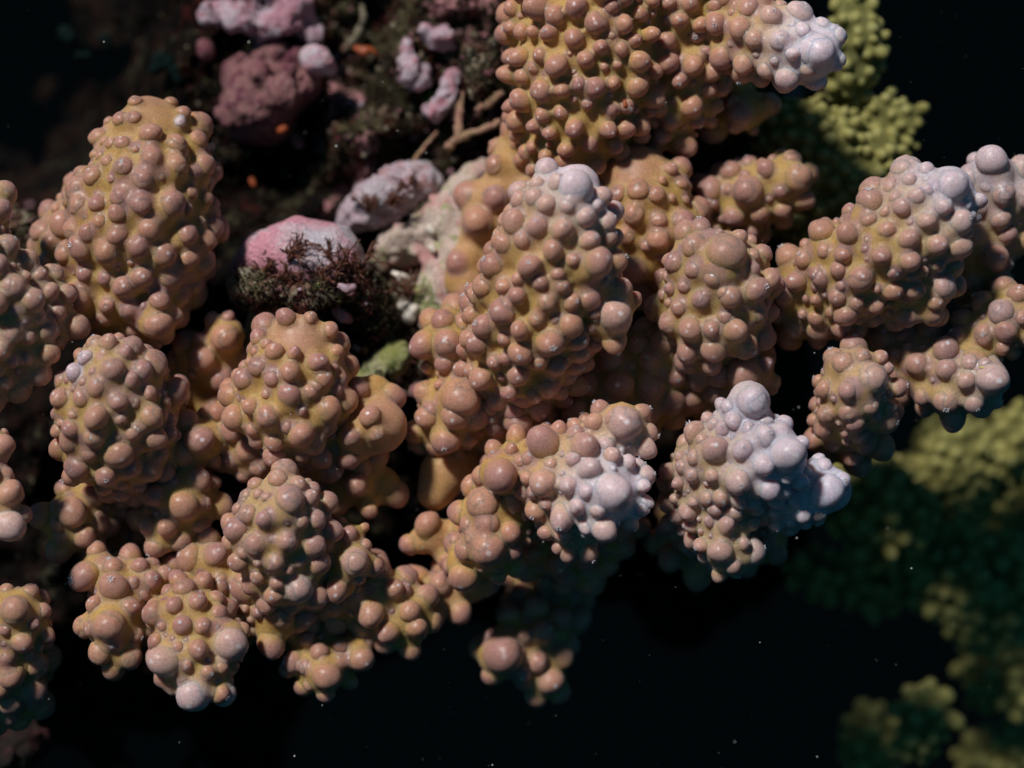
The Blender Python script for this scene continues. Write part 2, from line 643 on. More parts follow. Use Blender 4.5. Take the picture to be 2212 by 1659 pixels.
    ca = me.color_attributes.new('skin', 'FLOAT_COLOR', 'POINT')
    ca.data.foreach_set('color', np.stack([tipv, np.zeros(nv), pal, mau], 1).ravel())
    transform_mesh(me, m)
    b = link(name, me, parent, mat)
    b.color = (0, 0, cast, 1)
    if label:
        b['label'] = label
    plain = meshes or KN_PLAIN
    s3 = m.to_3x3()
    for (p, dr, r, pl, tr), (kp, km) in zip(placed, looks):
        me_k = rnd.choice(KN_POLYP) if (meshes is None and rnd.random() < polyps * 0.6) else rnd.choice(plain)
        o = bpy.data.objects.new('corallite', me_k)
        COL.objects.link(o)
        o.parent = b
        z = (ROT @ dr).normalized()
        q = z.to_track_quat('Z', 'Y') @ Matrix.Rotation(rnd.uniform(0, 6.28), 3, 'Z').to_quaternion()
        o.rotation_mode = 'QUATERNION'
        o.rotation_quaternion = q
        rr = r * K * 1.02
        o.scale = (rr, rr, rr * rnd.uniform(0.93, 1.06) * long)
        o.location = m @ p
        o.color = (kp, km, cast, 1)
        N_KNOBS += 1
    return b


def colony(label, base, branches, group='digitate corals on the reef edge', cat='coral', name='coral_colony', seed=0, **kw):
    rnd = random.Random(seed)
    cast = random.Random(seed + 900).random()
    bp = L(*base)
    e, m = root_at(name, bp)
    tag(e, label, cat, group)
    for br in branches:
        args = dict(kw)
        args['cast'] = cast
        args.update(br)
        build_branch(e, m, bp, args.pop('chains'), args.pop('knobs', []), args.pop('tips', []), rnd, **args)
    return e


KF = knobs_from
# ------------------------------------------------------------------ the reef behind (structure)
SEEDS = Vector((3.1, 7.7, 1.9))


def smoothstep(a, b, x):
    t = max(0.0, min(1.0, (x - a) / (b - a)))
    return t * t * (3 - 2 * t)


def reef_depth(u, v):
    """Depth of the reef face behind the colonies."""
    d = 560.0
    # the central rubble gully comes forward, the flanks fall away into dark water
    d += 900.0 * smoothstep(430, 40, u) * smoothstep(560, 250, v)
    d += 1500.0 * smoothstep(1560, 1980, u)
    d += 1300.0 * smoothstep(1120, 1560, v) * smoothstep(500, 1000, u)
    d += 500.0 * smoothstep(1380, 1640, v)
    d -= 190.0 * math.exp(-((u - 760) / 190.0) ** 2 - ((v - 640) / 150.0) ** 2)
    d -= 150.0 * math.exp(-((u - 900) / 160.0) ** 2 - ((v - 800) / 120.0) ** 2)
    d -= 120.0 * smoothstep(700, 1000, u) * smoothstep(420, 100, v)
    d += 160.0 * math.exp(-((u - 600) / 120.0) ** 2 - ((v - 380) / 80.0) ** 2)
    return d


def build_reef():
    bm = bmesh.new()
    nu, nv = 360, 280
    grid = []
    for j in range(nv + 1):
        row = []
        for i in range(nu + 1):
            u = -500 + 3300.0 * i / nu
            v = -420 + 2500.0 * j / nv
            d = reef_depth(u, v)
            q = Vector((u / 100.0, v / 100.0, d / 300.0))
            d += 95 * noise.noise(q * 0.55 + SEEDS) + 60 * noise.noise(q * 1.3 + SEEDS) + 34 * noise.noise(q * 3.1 + SEEDS) + 22 * noise.noise(q * 6.5) + 12 * noise.noise(q * 13.0)
            row.append(bm.verts.new(W(L(u, v, d))))
        grid.append(row)
    for j in range(nv):
        for i in range(nu):
            u, v = -500 + 3300.0 * i / nu, -420 + 2500.0 * j / nv
            if reef_depth(u, v) > 1180 + 420 * noise.noise(Vector((u / 150.0, v / 150.0, 4.4))) + 200 * noise.noise(Vector((u / 50.0, v / 50.0, 1.4))):
                continue                                       # open water past the edge of the reef
            fc = bm.faces.new((grid[j][i], grid[j + 1][i], grid[j + 1][i + 1], grid[j][i + 1]))
            q = noise.noise(Vector((u / 60.0, v / 60.0, 2.2))) * 90
            if u + q > 670 and v + q < 440:
                fc.material_index = 1
    bmesh.ops.delete(bm, geom=[v for v in bm.verts if not v.link_faces], context='VERTS')
    bmesh.ops.recalc_face_normals(bm, faces=bm.faces)
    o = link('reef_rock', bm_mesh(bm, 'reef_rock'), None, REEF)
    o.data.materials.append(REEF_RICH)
    tag(o, 'algae covered reef rock, painted dark for light falloff, behind the corals', kind='structure')
    return o


build_reef()

# ------------------------------------------------------------------ the coral colonies
colony('tall tan coral dome standing alone against the dark gap', (280, 720, 280), [
    dict(chains=[[(270, 700, 260, 70), (280, 590, 200, 128), (302, 490, 170, 148), (320, 400, 150, 130), (326, 315, 150, 98), (322, 266, 150, 60)],
                 [(200, 470, 260, 75), (165, 540, 250, 72), (190, 620, 200, 75)], [(320, 640, 170, 55), (335, 668, 130, 45)]],
         tips=[(322, 262, 140, 66, 0.0)],
         knobs=KF('C1', '1110,575,85 1120,740,90 1060,905,85 910,640,65 905,815,80 1310,640,85 1310,800,90 1275,1080,110 1040,1085,95 885,1030,80 1190,880,45 1000,690,40 825,640,55 735,600,75 690,880,85 560,840,70 540,1030,90 720,1090,70 875,1165,75 1110,1280,90 1210,1465,100 1430,860,50 1570,860,85 1520,1050,60 1420,1000,55 1465,630,80 1580,720,60 1490,1220,45 660,1310,75 740,1230,60 870,1330,80 480,1240,110 380,1370,90 490,1440,100 420,1120,50 440,1600,80 620,1600,75 770,1640,60 985,450,60 890,460,65 1000,330,55 1270,330,50 1350,420,60 1330,490,42,0.75 830,910,40 945,960,45 790,780,50 700,720,50 1640,1080,60 1660,1180,60')
         + KF('D1', '500,110,110 700,160,60 1045,130,75 850,190,70 1020,290,95 940,170,35 1190,100,70 1160,230,55 870,320,60 680,250,60 1000,390,70'))],
    seed=1, polyps=0.02, long=0.88)

colony('coral branch with greyish shaded knobs cut off by the photo edge below the tan dome', (-60, 760, 80), [
    dict(chains=[[(-70, 430, 0, 42), (-40, 465, -10, 48), (-60, 520, -20, 60), (-40, 600, -40, 85), (10, 670, -20, 75), (50, 740, 20, 60)], [(20, 600, 0, 50), (70, 640, 30, 52), (110, 690, 60, 42)],
                 [(-30, 740, -40, 55), (-20, 800, 20, 50)]],
         knobs=KF('F2', '10,270,75 60,500,80 190,590,85 260,700,60 330,810,65 100,770,90 210,860,90 380,940,65 480,1040,95 380,1150,70 75,1095,75 185,1110,55 10,1200,65 80,1260,60 170,1250,50 30,1400,55 250,970,60 140,480,40 40,350,35'),
         pale=0.12)], seed=2, polyps=0.1)

colony('small coral branch ending in one big pale pink knob at the photo edge', (-90, 1100, 60), [
    dict(chains=[[(-120, 1060, 0, 70), (-50, 1080, -60, 60), (-5, 1110, -60, 42)], [(-60, 980, -30, 50), (-30, 970, -40, 40)]],
         knobs=KF('D1', '30,1080,80 10,1230,40 60,1400,90 150,1360,60 170,1540,60 80,1640,112,0.45'), pale=0.1)], seed=3, polyps=0.15)

colony('dim round coral cluster in the lower corner facing the lens', (20, 1470, 220), [
    dict(chains=[[(10, 1480, 180, 70), (20, 1420, 90, 62), (36, 1340, 30, 60)]],
         knobs=KF('D7', '95,760,90 170,650,55 280,660,55 40,650,45 250,765,50 130,945,65 260,890,50 40,1030,50 215,1080,75 30,870,40 190,840,40 330,960,40 310,840,40 0,1200,60'))],
    seed=4, polyps=0.2)

colony('plump pinkish coral head with two white topped knobs, beside the greyish branch', (300, 1010, 280), [
    dict(chains=[[(310, 1000, 240, 80), (275, 935, 110, 108), (245, 880, 30, 112), (242, 820, 0, 78)], [(230, 960, 50, 80), (235, 900, 30, 90)], [(330, 880, 120, 60), (270, 840, 60, 70)]],
         tips=[(243, 800, -20, 36, 0.12)],
         knobs=KF('D1', '745,585,85 605,370,65 710,420,65 780,400,50 815,480,55 910,450,55 580,430,45 560,500,55,0.6 495,610,60,0.6 640,700,75 610,600,35 530,770,60 400,770,75 770,790,70 865,660,60 930,590,75 1050,570,60 980,740,55 1000,890,90 635,900,85 480,880,40 465,970,65 370,880,45 345,1000,60 350,1120,80 780,1140,100 590,1130,65 500,1230,90 980,1240,90 900,980,50 870,1010,50 790,910,45 680,1350,65 800,1330,50 920,1340,55 1060,1140,55 1060,740,40 1110,920,60 1100,1000,60 770,1030,35 500,470,50 440,560,40 1080,800,50'),
         polyps=0.25),
    dict(chains=[[(370, 1000, 220, 45), (412, 955, 150, 42), (432, 952, 130, 32)]],
         knobs=KF('D1', '1310,1050,100 1390,1160,65'))], seed=5)

colony('small smooth knobbed bud between the two big left coral heads', (460, 830, 330), [
    dict(chains=[[(440, 830, 320, 60), (470, 760, 240, 42), (488, 728, 225, 40)]], tips=[(488, 728, 225, 40, 0)],
         knobs=KF('D1', '1500,370,95 1390,260,60 1495,250,55 1330,510,90 1320,390,50'), dense=0.8)], seed=6, polyps=0)
colony('blurred smooth coral finger without knobs just behind the middle head', (550, 760, 380), [
    dict(chains=[[(545, 770, 370, 38), (562, 720, 350, 36), (572, 680, 345, 34)]], tips=[(572, 680, 345, 34, 0)], dense=0, base_tip=0.4)], seed=7)

colony('pair of low coral stubs in shade under the plump pinkish head', (270, 1140, 300), [
    dict(chains=[[(250, 1090, 380, 60), (185, 1100, 210, 48), (155, 1125, 165, 50)]],
         knobs=KF('D1', '430,1380,65 380,1480,50 475,1520,100 650,1590,65 380,1600,50') + KF('D7', '570,250,55 350,330,45')),
    dict(chains=[[(320, 1110, 370, 50), (375, 1105, 200, 52), (400, 1075, 140, 56)], [(385, 1110, 160, 46), (368, 1138, 150, 42)]],
         knobs=KF('D1', '1210,1480,100 1310,1310,90 1410,1320,60 1350,1460,50 970,1610,70 1110,1620,70 1130,1330,50') + KF('D7', '1160,150,45 1040,370,60'))],
    seed=8, polyps=0.08)

colony('middle tan coral head with a big smooth crown and a bald bulge on its flank', (640, 1000, 280), [
    dict(chains=[[(640, 960, 220, 90), (640, 925, 140, 95), (626, 865, 90, 112), (640, 800, 70, 98), (650, 738, 60, 60)], [(560, 960, 190, 70), (530, 900, 180, 60)]],
         tips=[(650, 735, 40, 62, 0.0)],
         knobs=KF('D2', '585,240,65 415,380,60 510,475,65 400,560,75 625,600,70 800,530,70 640,485,50 500,640,60 320,650,75 610,750,80 745,730,60 870,850,90 470,890,80 365,830,60 250,790,65 210,670,55 265,540,50 340,430,50 690,1010,90 820,1160,80 510,1050,65 390,1050,60 600,960,50 150,870,65 240,970,90 330,1120,80 370,980,50 750,240,50 870,320,60 920,470,55 840,640,70 950,640,60 690,1150,50 870,950,70 910,720,50 460,740,40 230,1180,60 300,1280,60 420,1220,80')),
    dict(chains=[[(730, 940, 180, 60), (780, 930, 120, 60), (822, 922, 95, 60)], [(790, 850, 150, 30), (775, 880, 140, 40)]], tips=[(826, 920, 80, 66, 0)],
         knobs=KF('D2', '1140,890,75 1060,700,80 1190,1000,55 1020,1030,70 1000,1180,75'), dense=0.75),
    dict(chains=[[(720, 1000, 220, 55), (770, 1040, 190, 38), (795, 1085, 190, 24)], [(720, 1000, 220, 50), (815, 1040, 220, 30)]],
         knobs=KF('D2', '1050,1330,80 1130,1510,55'), dense=0.7)], seed=9, polyps=0.06)

colony('round coral head right below the middle one, with a branch trailing into shadow', (620, 1290, 220), [
    dict(chains=[[(620, 1270, 170, 70), (620, 1225, 80, 78), (602, 1165, 40, 88), (612, 1115, 15, 82), (622, 1088, 0, 52)]],
         tips=[(624, 1082, -15, 40, 0.18)],
         knobs=KF('F1', '580,310,98,0.15 510,180,65 370,220,50 635,215,60 725,245,50 240,290,50 310,290,55 385,280,40 440,300,35 215,360,55 315,400,65 435,435,65 230,480,75 645,450,50 750,440,65 710,310,55 770,310,35 840,390,55 870,330,70 155,520,55 360,590,75 570,575,65 735,600,80 300,640,50 495,715,60 270,720,50 210,710,40 380,790,50 645,870,90,0.3 500,830,50 590,990,60 470,560,30 190,580,60'), polyps=0.2),
    dict(chains=[[(680, 1220, 120, 50), (745, 1185, 95, 40), (760, 1160, 90, 30)], [(700, 1230, 110, 45), (756, 1212, 75, 38)], [(700, 1240, 110, 40), (735, 1262, 90, 28)]],
         knobs=KF('F1', '990,700,92,0.2 950,530,60 1050,600,45 880,870,80 1010,800,50 1120,740,65'), dense=0.8),
    dict(chains=[[(740, 1270, 190, 60), (820, 1290, 170, 52), (872, 1340, 170, 48)]],
         knobs=KF('F1', '1220,870,70 1330,1010,70 1370,1120,70 1290,880,50')),
    dict(chains=[[(560, 1300, 190, 60), (520, 1270, 150, 50), (590, 1330, 130, 40)], [(520, 1270, 150, 48), (460, 1220, 150, 40)]],
         knobs=KF('F1', '520,1030,85 395,1010,50 140,830,60 120,660,80'))], seed=10, polyps=0.12)

colony('lowest coral of the left side, its front branch carrying three big pale knobs', (420, 1330, 240), [
    dict(chains=[[(440, 1290, 180, 65), (412, 1345, 60, 72), (418, 1410, 30, 70), (430, 1462, 20, 48)], [(440, 1380, 40, 50), (482, 1385, 20, 34)]],
         knobs=KF('D7', '875,770,75 1050,625,70 1110,510,85 950,660,50 1160,600,60 995,735,50 1130,710,55 1040,845,60 1160,850,55 1250,775,55 1240,690,50 1320,690,45 890,940,55 930,1060,92,0.35 1020,970,35 1130,980,60 1065,1070,40 1340,950,98,0.35 1240,860,35 1100,1280,102,0.5 1185,1120,50 1250,1230,60 1350,1290,75,0.45 870,1190,60 940,1240,45 1310,1170,50 1360,1070,40 1470,990,40 1400,850,50 1350,780,40 930,850,35 1040,1160,40'), polyps=0.5, fill=(18, 26)),
    dict(chains=[[(380, 1290, 180, 50), (310, 1265, 130, 48), (262, 1285, 100, 50), (245, 1350, 60, 48), (255, 1395, 70, 34)], [(270, 1270, 120, 40), (220, 1240, 120, 30)]],
         knobs=KF('D7', '500,560,90 645,510,70 645,625,85 800,510,55 865,590,60 870,490,50 540,730,55 740,740,60 630,850,95 520,860,50 650,945,55 570,1000,70 750,1030,75 760,610,45 815,670,45 770,900,50 930,560,50'), polyps=0.3)],
    seed=11)

colony('half shaded coral cluster with a yellow centre at the bottom of the middle', (690, 1380, 260), [
    dict(chains=[[(690, 1360, 280, 60), (675, 1408, 190, 52), (700, 1440, 160, 50)], [(700, 1410, 190, 45), (755, 1410, 175, 36)]],
         knobs=KF('F1', '600,1330,70 675,1360,50 765,1260,60 810,1420,92 900,1320,50 1030,1310,85 670,1480,65 950,1440,55 540,1380,60 800,1520,60 530,1190,60 690,1190,50 900,1230,50 1060,1210,50 920,1090,50'), polyps=0.4, dense=0.9)],
    seed=12)

J = colony('central coral branch with a pale lilac tip, in sharpest focus', (1100, 900, 330), [
    dict(chains=[[(1110, 830, 240, 100), (1135, 740, 110, 120), (1170, 650, 30, 130), (1195, 560, -20, 116), (1215, 470, -50, 95), (1245, 405, -60, 52)], [(1230, 640, 10, 80), (1300, 665, -20, 52)]],
         tips=[(1250, 392, -70, 44, 0.9)],
         knobs=KF('D3', '1100,240,112,0.8 970,250,60,0.5 750,300,70,0.4 850,260,50,0.4 840,340,60 905,380,60 1030,380,60 630,450,60 720,490,80 850,510,70 1000,530,70 1140,450,65 1270,480,65 1160,590,65 660,620,65 945,660,65 810,745,75 590,740,80 1060,710,45 1200,720,95 1360,730,75 975,790,45 995,865,55 1160,930,75 735,920,60 645,1010,85 910,960,60 750,820,50 540,1100,75 450,1170,65 380,960,80 490,890,60 440,1030,55 1330,1040,102,0.3 1050,1090,80 930,1190,85 850,1060,50 755,1250,75 660,1170,45 670,1290,45 1170,1110,35 1200,1030,40 960,1060,35 600,1310,50 420,910,45 1240,330,60,0.4 1200,390,40 580,540,50'),
         polyps=0.4, fill=(20, 30), long=1.12),
    dict(chains=[[(1080, 840, 260, 90), (1010, 790, 190, 70), (985, 740, 180, 55)], [(1060, 860, 240, 75), (1000, 860, 190, 70), (975, 900, 200, 60)], [(1090, 860, 220, 70), (1120, 845, 170, 58)], [(1000, 900, 240, 70), (960, 930, 250, 40)], [(1080, 880, 240, 70), (1090, 920, 250, 50)]],
         knobs=KF('D3', '400,1520,120 470,1420,60 760,1480,100 640,1420,60 640,1510,60 320,1200,90 300,1320,60 900,1545,60 570,1560,70 380,1620,90 220,1340,50 220,1600,60 990,1380,65') + KF('D5', '30,260,60 230,365,45 270,260,65 180,440,45'), polyps=0.08),
    dict(chains=[[(1250, 850, 300, 110), (1370, 830, 240, 85), (1440, 790, 220, 70), (1470, 800, 230, 60)]],
         knobs=KF('D3', '1600,1200,80 1700,1200,90 1780,1300,70 1800,1430,60 1680,1400,60 1520,1300,70 1470,980,60'), polyps=0.3)], seed=13)

colony('big long knobbed coral mass along the top edge, one arm ending in a lilac tip', (1330, 60, 420), [
    dict(chains=[[(1300, -150, 300, 220), (1290, 0, 200, 185), (1275, 110, 180, 160), (1255, 220, 195, 135), (1230, 310, 240, 95)], [(1300, 150, 160, 80), (1355, 190, 110, 38)],
                 [(1400, -60, 240, 150), (1470, 40, 180, 100), (1480, 130, 200, 80), (1465, 210, 220, 66), (1440, 280, 260, 45)]],
         knobs=KF('C3', '840,50,80 580,50,90 700,100,70 1140,155,65 1260,90,55 820,250,70 660,220,60 470,210,60 560,210,50 380,380,55 470,370,70 600,360,60 705,430,80 900,390,60 1000,310,55 1065,235,45 1130,320,55 1320,230,60 1430,270,65 1510,135,60 1655,165,60 470,660,80 600,600,80 560,440,50 850,550,55 960,570,70 740,590,60 1080,540,50 1235,560,80 1370,590,60 1160,690,60 1340,470,55 1300,720,50 910,680,45 820,840,65 660,870,55 570,830,55 735,740,50 770,980,60 930,950,60 640,1010,50 550,960,50 560,1100,50 430,1180,50 1600,430,75 1720,470,70 1690,340,50 1520,520,60 1600,700,80 1460,800,60 1700,790,55 1550,950,80 1090,950,60 1440,20,60 1580,20,65 1020,440,35 1100,420,35'),
         fill=(18, 27), long=1.2, polyps=0.1, limit=170),
    dict(chains=[[(1500, -20, 200, 90), (1570, 50, 150, 72), (1650, 88, 90, 66), (1725, 112, 45, 58), (1762, 108, 30, 44)]],
         tips=[(1770, 106, 10, 42, 1.0)],
         knobs=KF('C4', '540,290,112,0.85 145,230,60 300,240,65 370,320,45 440,180,55 80,370,65 210,410,55 345,470,75 470,400,55,0.4 480,480,50 560,130,55 660,200,60 690,370,50 150,540,60 540,580,60 640,400,45 270,350,35 110,50,65 300,40,50 20,260,40 640,160,50'), polyps=0.4),
    dict(chains=[[(1160, 300, 290, 62), (1098, 400, 300, 58), (1045, 500, 310, 50), (1005, 590, 320, 36)], [(1130, 430, 320, 70), (1075, 560, 340, 55)]],
         knobs=KF('C3', '380,840,60 300,960,70 300,1080,75 200,1430,80') + KF('D3', '610,340,80 500,480,95 380,720,80'), dense=0.85, small=False, fill=(30, 42), limit=34, face_min=0.2, long=0.62, base_tip=0.35,
         label='smooth blurred flank with few knobs')], seed=14)

colony('bald topped coral head right behind the central lilac tip', (1410, 560, 330), [
    dict(chains=[[(1410, 560, 280, 80), (1408, 510, 210, 88), (1400, 445, 195, 90), (1380, 392, 190, 76), (1374, 368, 188, 58)]],
         tips=[(1372, 362, 170, 64, 0.0)],
         knobs=KF('D3', '1190,150,70 1450,290,70 1420,430,70 1320,320,60 1560,320,55 1640,170,50 1720,480,85 1570,470,50 1570,580,70 1380,560,60 1700,250,50 1730,260,45 1500,620,40'), dense=0.85)],
    seed=15, polyps=0.03, long=0.85)
colony('lone shaded coral knob sticking out beside the bald topped head', (1500, 450, 330), [
    dict(chains=[[(1490, 460, 330, 30), (1525, 440, 290, 22)]], knobs=KF('D3', '1880,370,55 1850,460,40 1900,480,35'), dense=0)], seed=16, polyps=0.3)
colony('dim brown coral cluster in shadow against the teal coral', (1600, 440, 360), [
    dict(chains=[[(1590, 440, 330, 70), (1640, 420, 270, 62), (1685, 398, 245, 52)]],
         knobs=KF('C4', '100,940,55 220,1000,60 100,1130,95 290,880,50 300,1130,50 400,1050,90 310,1240,60 430,1230,50 180,1270,60 390,1110,50 90,1040,40 120,1370,60 30,1390,50'), polyps=0.1),
    dict(chains=[[(1570, 200, 330, 55), (1600, 240, 290, 42)]], knobs=KF('C4', '60,680,80 30,740,50 20,620,50'), dense=0.7)], seed=17)

colony('dome shaped coral head with mauve knobs between the central branch and the long sloping branch', (1550, 800, 330), [
    dict(chains=[[(1545, 790, 260, 80), (1540, 725, 170, 88), (1540, 660, 110, 108), (1552, 600, 80, 100), (1566, 553, 65, 56)]],
         tips=[(1570, 545, 50, 48, 0.1)],
         knobs=KF('D4', '150,320,120 80,490,60 170,590,70 300,430,50 400,320,60 390,500,70 340,680,70 220,240,50 40,240,40 490,730,60 140,710,50 60,790,60 310,340,45 100,220,40')
         + KF('D3', '1580,690,50 1660,720,70 1780,760,60 1570,800,60 1720,860,45 1690,980,55 1820,940,60 1640,880,40 1960,900,50 1620,1080,70 1880,1100,50'), polyps=0.15),
    dict(chains=[[(1550, 820, 260, 75), (1590, 810, 190, 60), (1612, 808, 165, 50)]],
         knobs=KF('D4', '150,950,55 270,900,55 240,1050,110 370,990,60 440,940,40 350,890,40 60,980,70 420,1100,50 450,1170,45'), polyps=0.2)], seed=18)

colony('long sloping coral branch rising to a lilac tip at the dark water', (1760, 660, 300), [
    dict(chains=[[(1750, 650, 220, 75), (1795, 615, 140, 88), (1855, 580, 80, 104), (1930, 530, 40, 106), (2000, 470, 10, 92), (2048, 412, -10, 56)], [(1900, 610, 90, 70), (1985, 615, 60, 66)]],
         tips=[(2064, 394, -30, 44, 0.85)],
         knobs=KF('C4', '1340,1070,108,0.7 830,1190,85 710,1260,50 820,1300,50 960,1110,50 1060,1070,45 1160,1000,55 980,1170,45 1100,1160,55 1010,1230,55 1170,1130,45 1255,1215,60 1165,1305,55 1360,1320,75 1055,1420,65 925,1360,55 1220,1450,65 895,1510,60 1055,1540,70 700,1380,70 665,1510,55 545,1370,85 445,1530,65 560,1480,50 390,1400,40 640,1600,50 520,1620,55 770,1640,70 970,1610,40 1470,1190,50 1370,1470,50 1480,1300,40')
         + KF('D4', '940,490,75 700,480,60 800,590,60 1140,450,45 1130,560,60 1260,555,60 1440,530,80,0.25 1380,620,55 1370,700,75 1220,720,75 920,630,50 1030,640,55 680,720,55 820,760,65 1020,740,55 680,610,40 830,530,40 560,500,70 1400,400,50'), polyps=0.3, limit=140),
    dict(chains=[[(2110, 560, 220, 60), (2150, 470, 180, 55), (2150, 405, 140, 48), (2145, 368, 130, 36)]],
         tips=[(2144, 360, 115, 40, 0.7)],
         knobs=KF('C4', '1550,960,92,0.6 1300,950,60 1420,920,50 1620,1150,70,0.3 1520,1100,50 1600,1290,70 1640,1390,60 1640,1560,50'), polyps=0.3, label='shaded second tip')], seed=19)

colony('small round coral cluster hanging under the long sloping branch', (1830, 920, 260), [
    dict(chains=[[(1835, 930, 210, 55), (1838, 880, 110, 72), (1852, 840, 60, 72), (1872, 822, 40, 46)]],
         tips=[(1886, 818, 15, 36, 0.25)],
         knobs=KF('D4', '740,920,65 840,980,70 1010,1080,98,0.3 720,1140,60 870,1145,65 630,1080,50 620,1220,50 730,1290,60 870,1280,60 1000,1240,55 1100,1250,45 1190,1130,65 950,950,60 1050,950,50 620,1340,50 770,1470,55 940,1420,55 1110,1010,40 570,1140,40 910,1340,60'), polyps=0.5)], seed=20)

colony('forked coral at the photo edge with a yellow thread on its tip', (1930, 760, 300), [
    dict(chains=[[(1890, 765, 240, 45), (1990, 788, 170, 58), (2070, 818, 120, 64), (2130, 820, 85, 48)]],
         tips=[(2150, 820, 65, 40, 0.4)],
         knobs=KF('D4', '1740,1080,102,0.4 1590,980,60 1450,1020,70 1570,1090,60 1450,1215,75 1310,1180,55 1610,1220,65 1680,1000,50,0.3 1280,990,75 1140,940,50 1220,890,40 1740,1220,45 1590,920,40'), polyps=0.4),
    dict(chains=[[(2070, 800, 150, 45), (2125, 745, 120, 45), (2170, 695, 100, 48), (2225, 680, 100, 50)]],
         knobs=KF('D4', '1770,680,78,0.25 1660,810,65 1800,800,70 1400,890,85 1780,890,50 1890,720,50 1850,930,50'), polyps=0.4)], seed=21)

colony('pale coral head in the front with white polyps open round its lilac tip', (1180, 1100, 260), [
    dict(chains=[[(1170, 1060, 200, 76), (1190, 1030, 100, 84), (1245, 1035, 35, 94), (1298, 1060, -15, 82), (1322, 1068, -45, 48)], [(1290, 980, 30, 60), (1338, 938, 10, 46)], [(1180, 1010, 90, 62), (1100, 1018, 70, 44)], [(1240, 1080, 40, 70), (1245, 1135, 35, 48)]],
         tips=[(1332, 1069, -60, 46, 0.95)],
         knobs=KF('D5', '960,640,98,0.7 610,380,85 800,400,72,0.2 390,535,88 370,420,50 470,370,55 600,285,45 680,285,40 760,300,50 850,280,55 800,260,40 1000,300,90,0.35 950,260,50 830,520,60 600,580,75 730,590,50 820,620,50 700,750,65 770,695,45 570,720,60 540,460,50 900,810,65,0.5 815,820,40 580,820,55 700,830,50 720,945,55 820,930,60 1130,540,60,0.5 1090,590,40 940,450,45,0.4 1020,480,40,0.6 1110,680,40 1150,760,50 1060,830,50,0.4 290,540,50 420,670,45 500,810,50 640,490,35 750,470,40 870,710,45,0.5 490,480,40 1060,500,40 670,910,40 640,1060,70'),
         polyps=0.65, fill=(17, 25), limit=140, long=1.2),
    dict(chains=[[(1130, 1040, 220, 65), (1085, 1085, 140, 58), (1075, 1130, 120, 66), (1062, 1178, 115, 52)], [(1070, 1160, 130, 45), (1012, 1210, 150, 34)]],
         knobs=KF('D5', '300,680,85 160,720,65 230,790,50 330,780,65 260,850,55 330,910,90 440,830,60 460,920,55 210,910,60 490,1000,60 210,1050,80 130,1010,50 250,600,60 380,1080,50'), polyps=0.15),
    dict(chains=[[(1000, 985, 290, 60), (960, 1020, 240, 56), (940, 1065, 235, 40)]], dense=0, base_tip=0.4, label='smooth brown lobe without knobs'),
    dict(chains=[[(1000, 1180, 270, 35), (950, 1165, 230, 34), (920, 1165, 225, 24)], [(990, 1260, 280, 40), (935, 1290, 250, 36), (915, 1315, 250, 26)]], dense=0.9, small=False, base_tip=0.35),
    dict(chains=[[(1270, 1120, 330, 90), (1190, 1160, 340, 70), (1240, 1190, 360, 60)]], polyps=0.2, face_min=0.0)], seed=22)

colony('whitest coral head, its three bluish white tips closest to the lens', (1560, 1150, 260), [
    dict(chains=[[(1540, 1100, 200, 84), (1545, 1045, 90, 90), (1580, 1005, 35, 88), (1640, 992, -5, 74), (1696, 985, -30, 48)], [(1590, 960, 40, 70), (1616, 900, 10, 46), (1626, 874, 5, 36)], [(1560, 1090, 70, 66), (1558, 1145, 50, 50), (1572, 1195, 45, 34)], [(1600, 1040, 70, 66), (1500, 1010, 85, 44)]],
         tips=[(1712, 982, -45, 50, 1.0), (1630, 866, -8, 40, 0.9)],
         knobs=KF('D6', '960,590,122,0.85 710,240,106,0.75 455,550,95 605,765,90 640,550,75 330,450,80 230,480,60 540,270,60 480,250,50 380,340,55 450,390,45 580,360,65 510,430,55 670,430,60 780,470,75 890,430,60,0.5 910,370,60,0.7 765,660,70 820,820,75 795,970,95,0.25 1030,810,60 580,970,65 490,870,60 400,870,55 440,730,55 330,620,60 310,720,60 320,900,45 280,960,65 340,1170,75 490,1230,85,0.25 760,1270,92,0.4 640,1170,50 540,1070,60 480,1390,55 600,1370,50 230,610,45 920,740,40,0.7 980,980,40 220,780,50 190,880,40 420,1030,40 680,1150,40 1020,520,50,0.8'),
         pale=0.22, polyps=0.7, fill=(17, 25), limit=130, long=1.2),
    dict(chains=[[(1640, 1070, 130, 70), (1700, 1065, 80, 66), (1760, 1062, 70, 58), (1795, 1060, 65, 46)]],
         tips=[(1802, 1060, 50, 56, 1.0)],
         knobs=KF('D6', '1230,840,125,0.9 1180,670,60,0.8 1150,980,60,0.4 1050,1040,50 1150,1120,45 1290,760,70,0.9'), pale=0.2, polyps=0.6, fill=(16, 24), label='white arm reaching to the side'),
    dict(chains=[[(1560, 1130, 330, 80), (1490, 1160, 350, 60), (1630, 1150, 350, 60)]], face_min=0.0)], seed=23)

colony('lowest dark orange coral cluster fading into the black water', (1150, 1350, 320), [
    dict(chains=[[(1180, 1230, 480, 60), (1180, 1320, 450, 60), (1160, 1380, 390, 56), (1120, 1395, 340, 50), (1088, 1412, 320, 40)], [(1130, 1410, 340, 45), (1175, 1455, 350, 34)]],
         knobs=KF('D5', '430,1240,65 270,1390,65 400,1430,100 220,1330,40 590,1320,65 510,1340,45 570,1460,55 490,1510,55 640,1560,70 340,1350,50 480,1420,40 500,1560,50'), polyps=0.05)], seed=24)

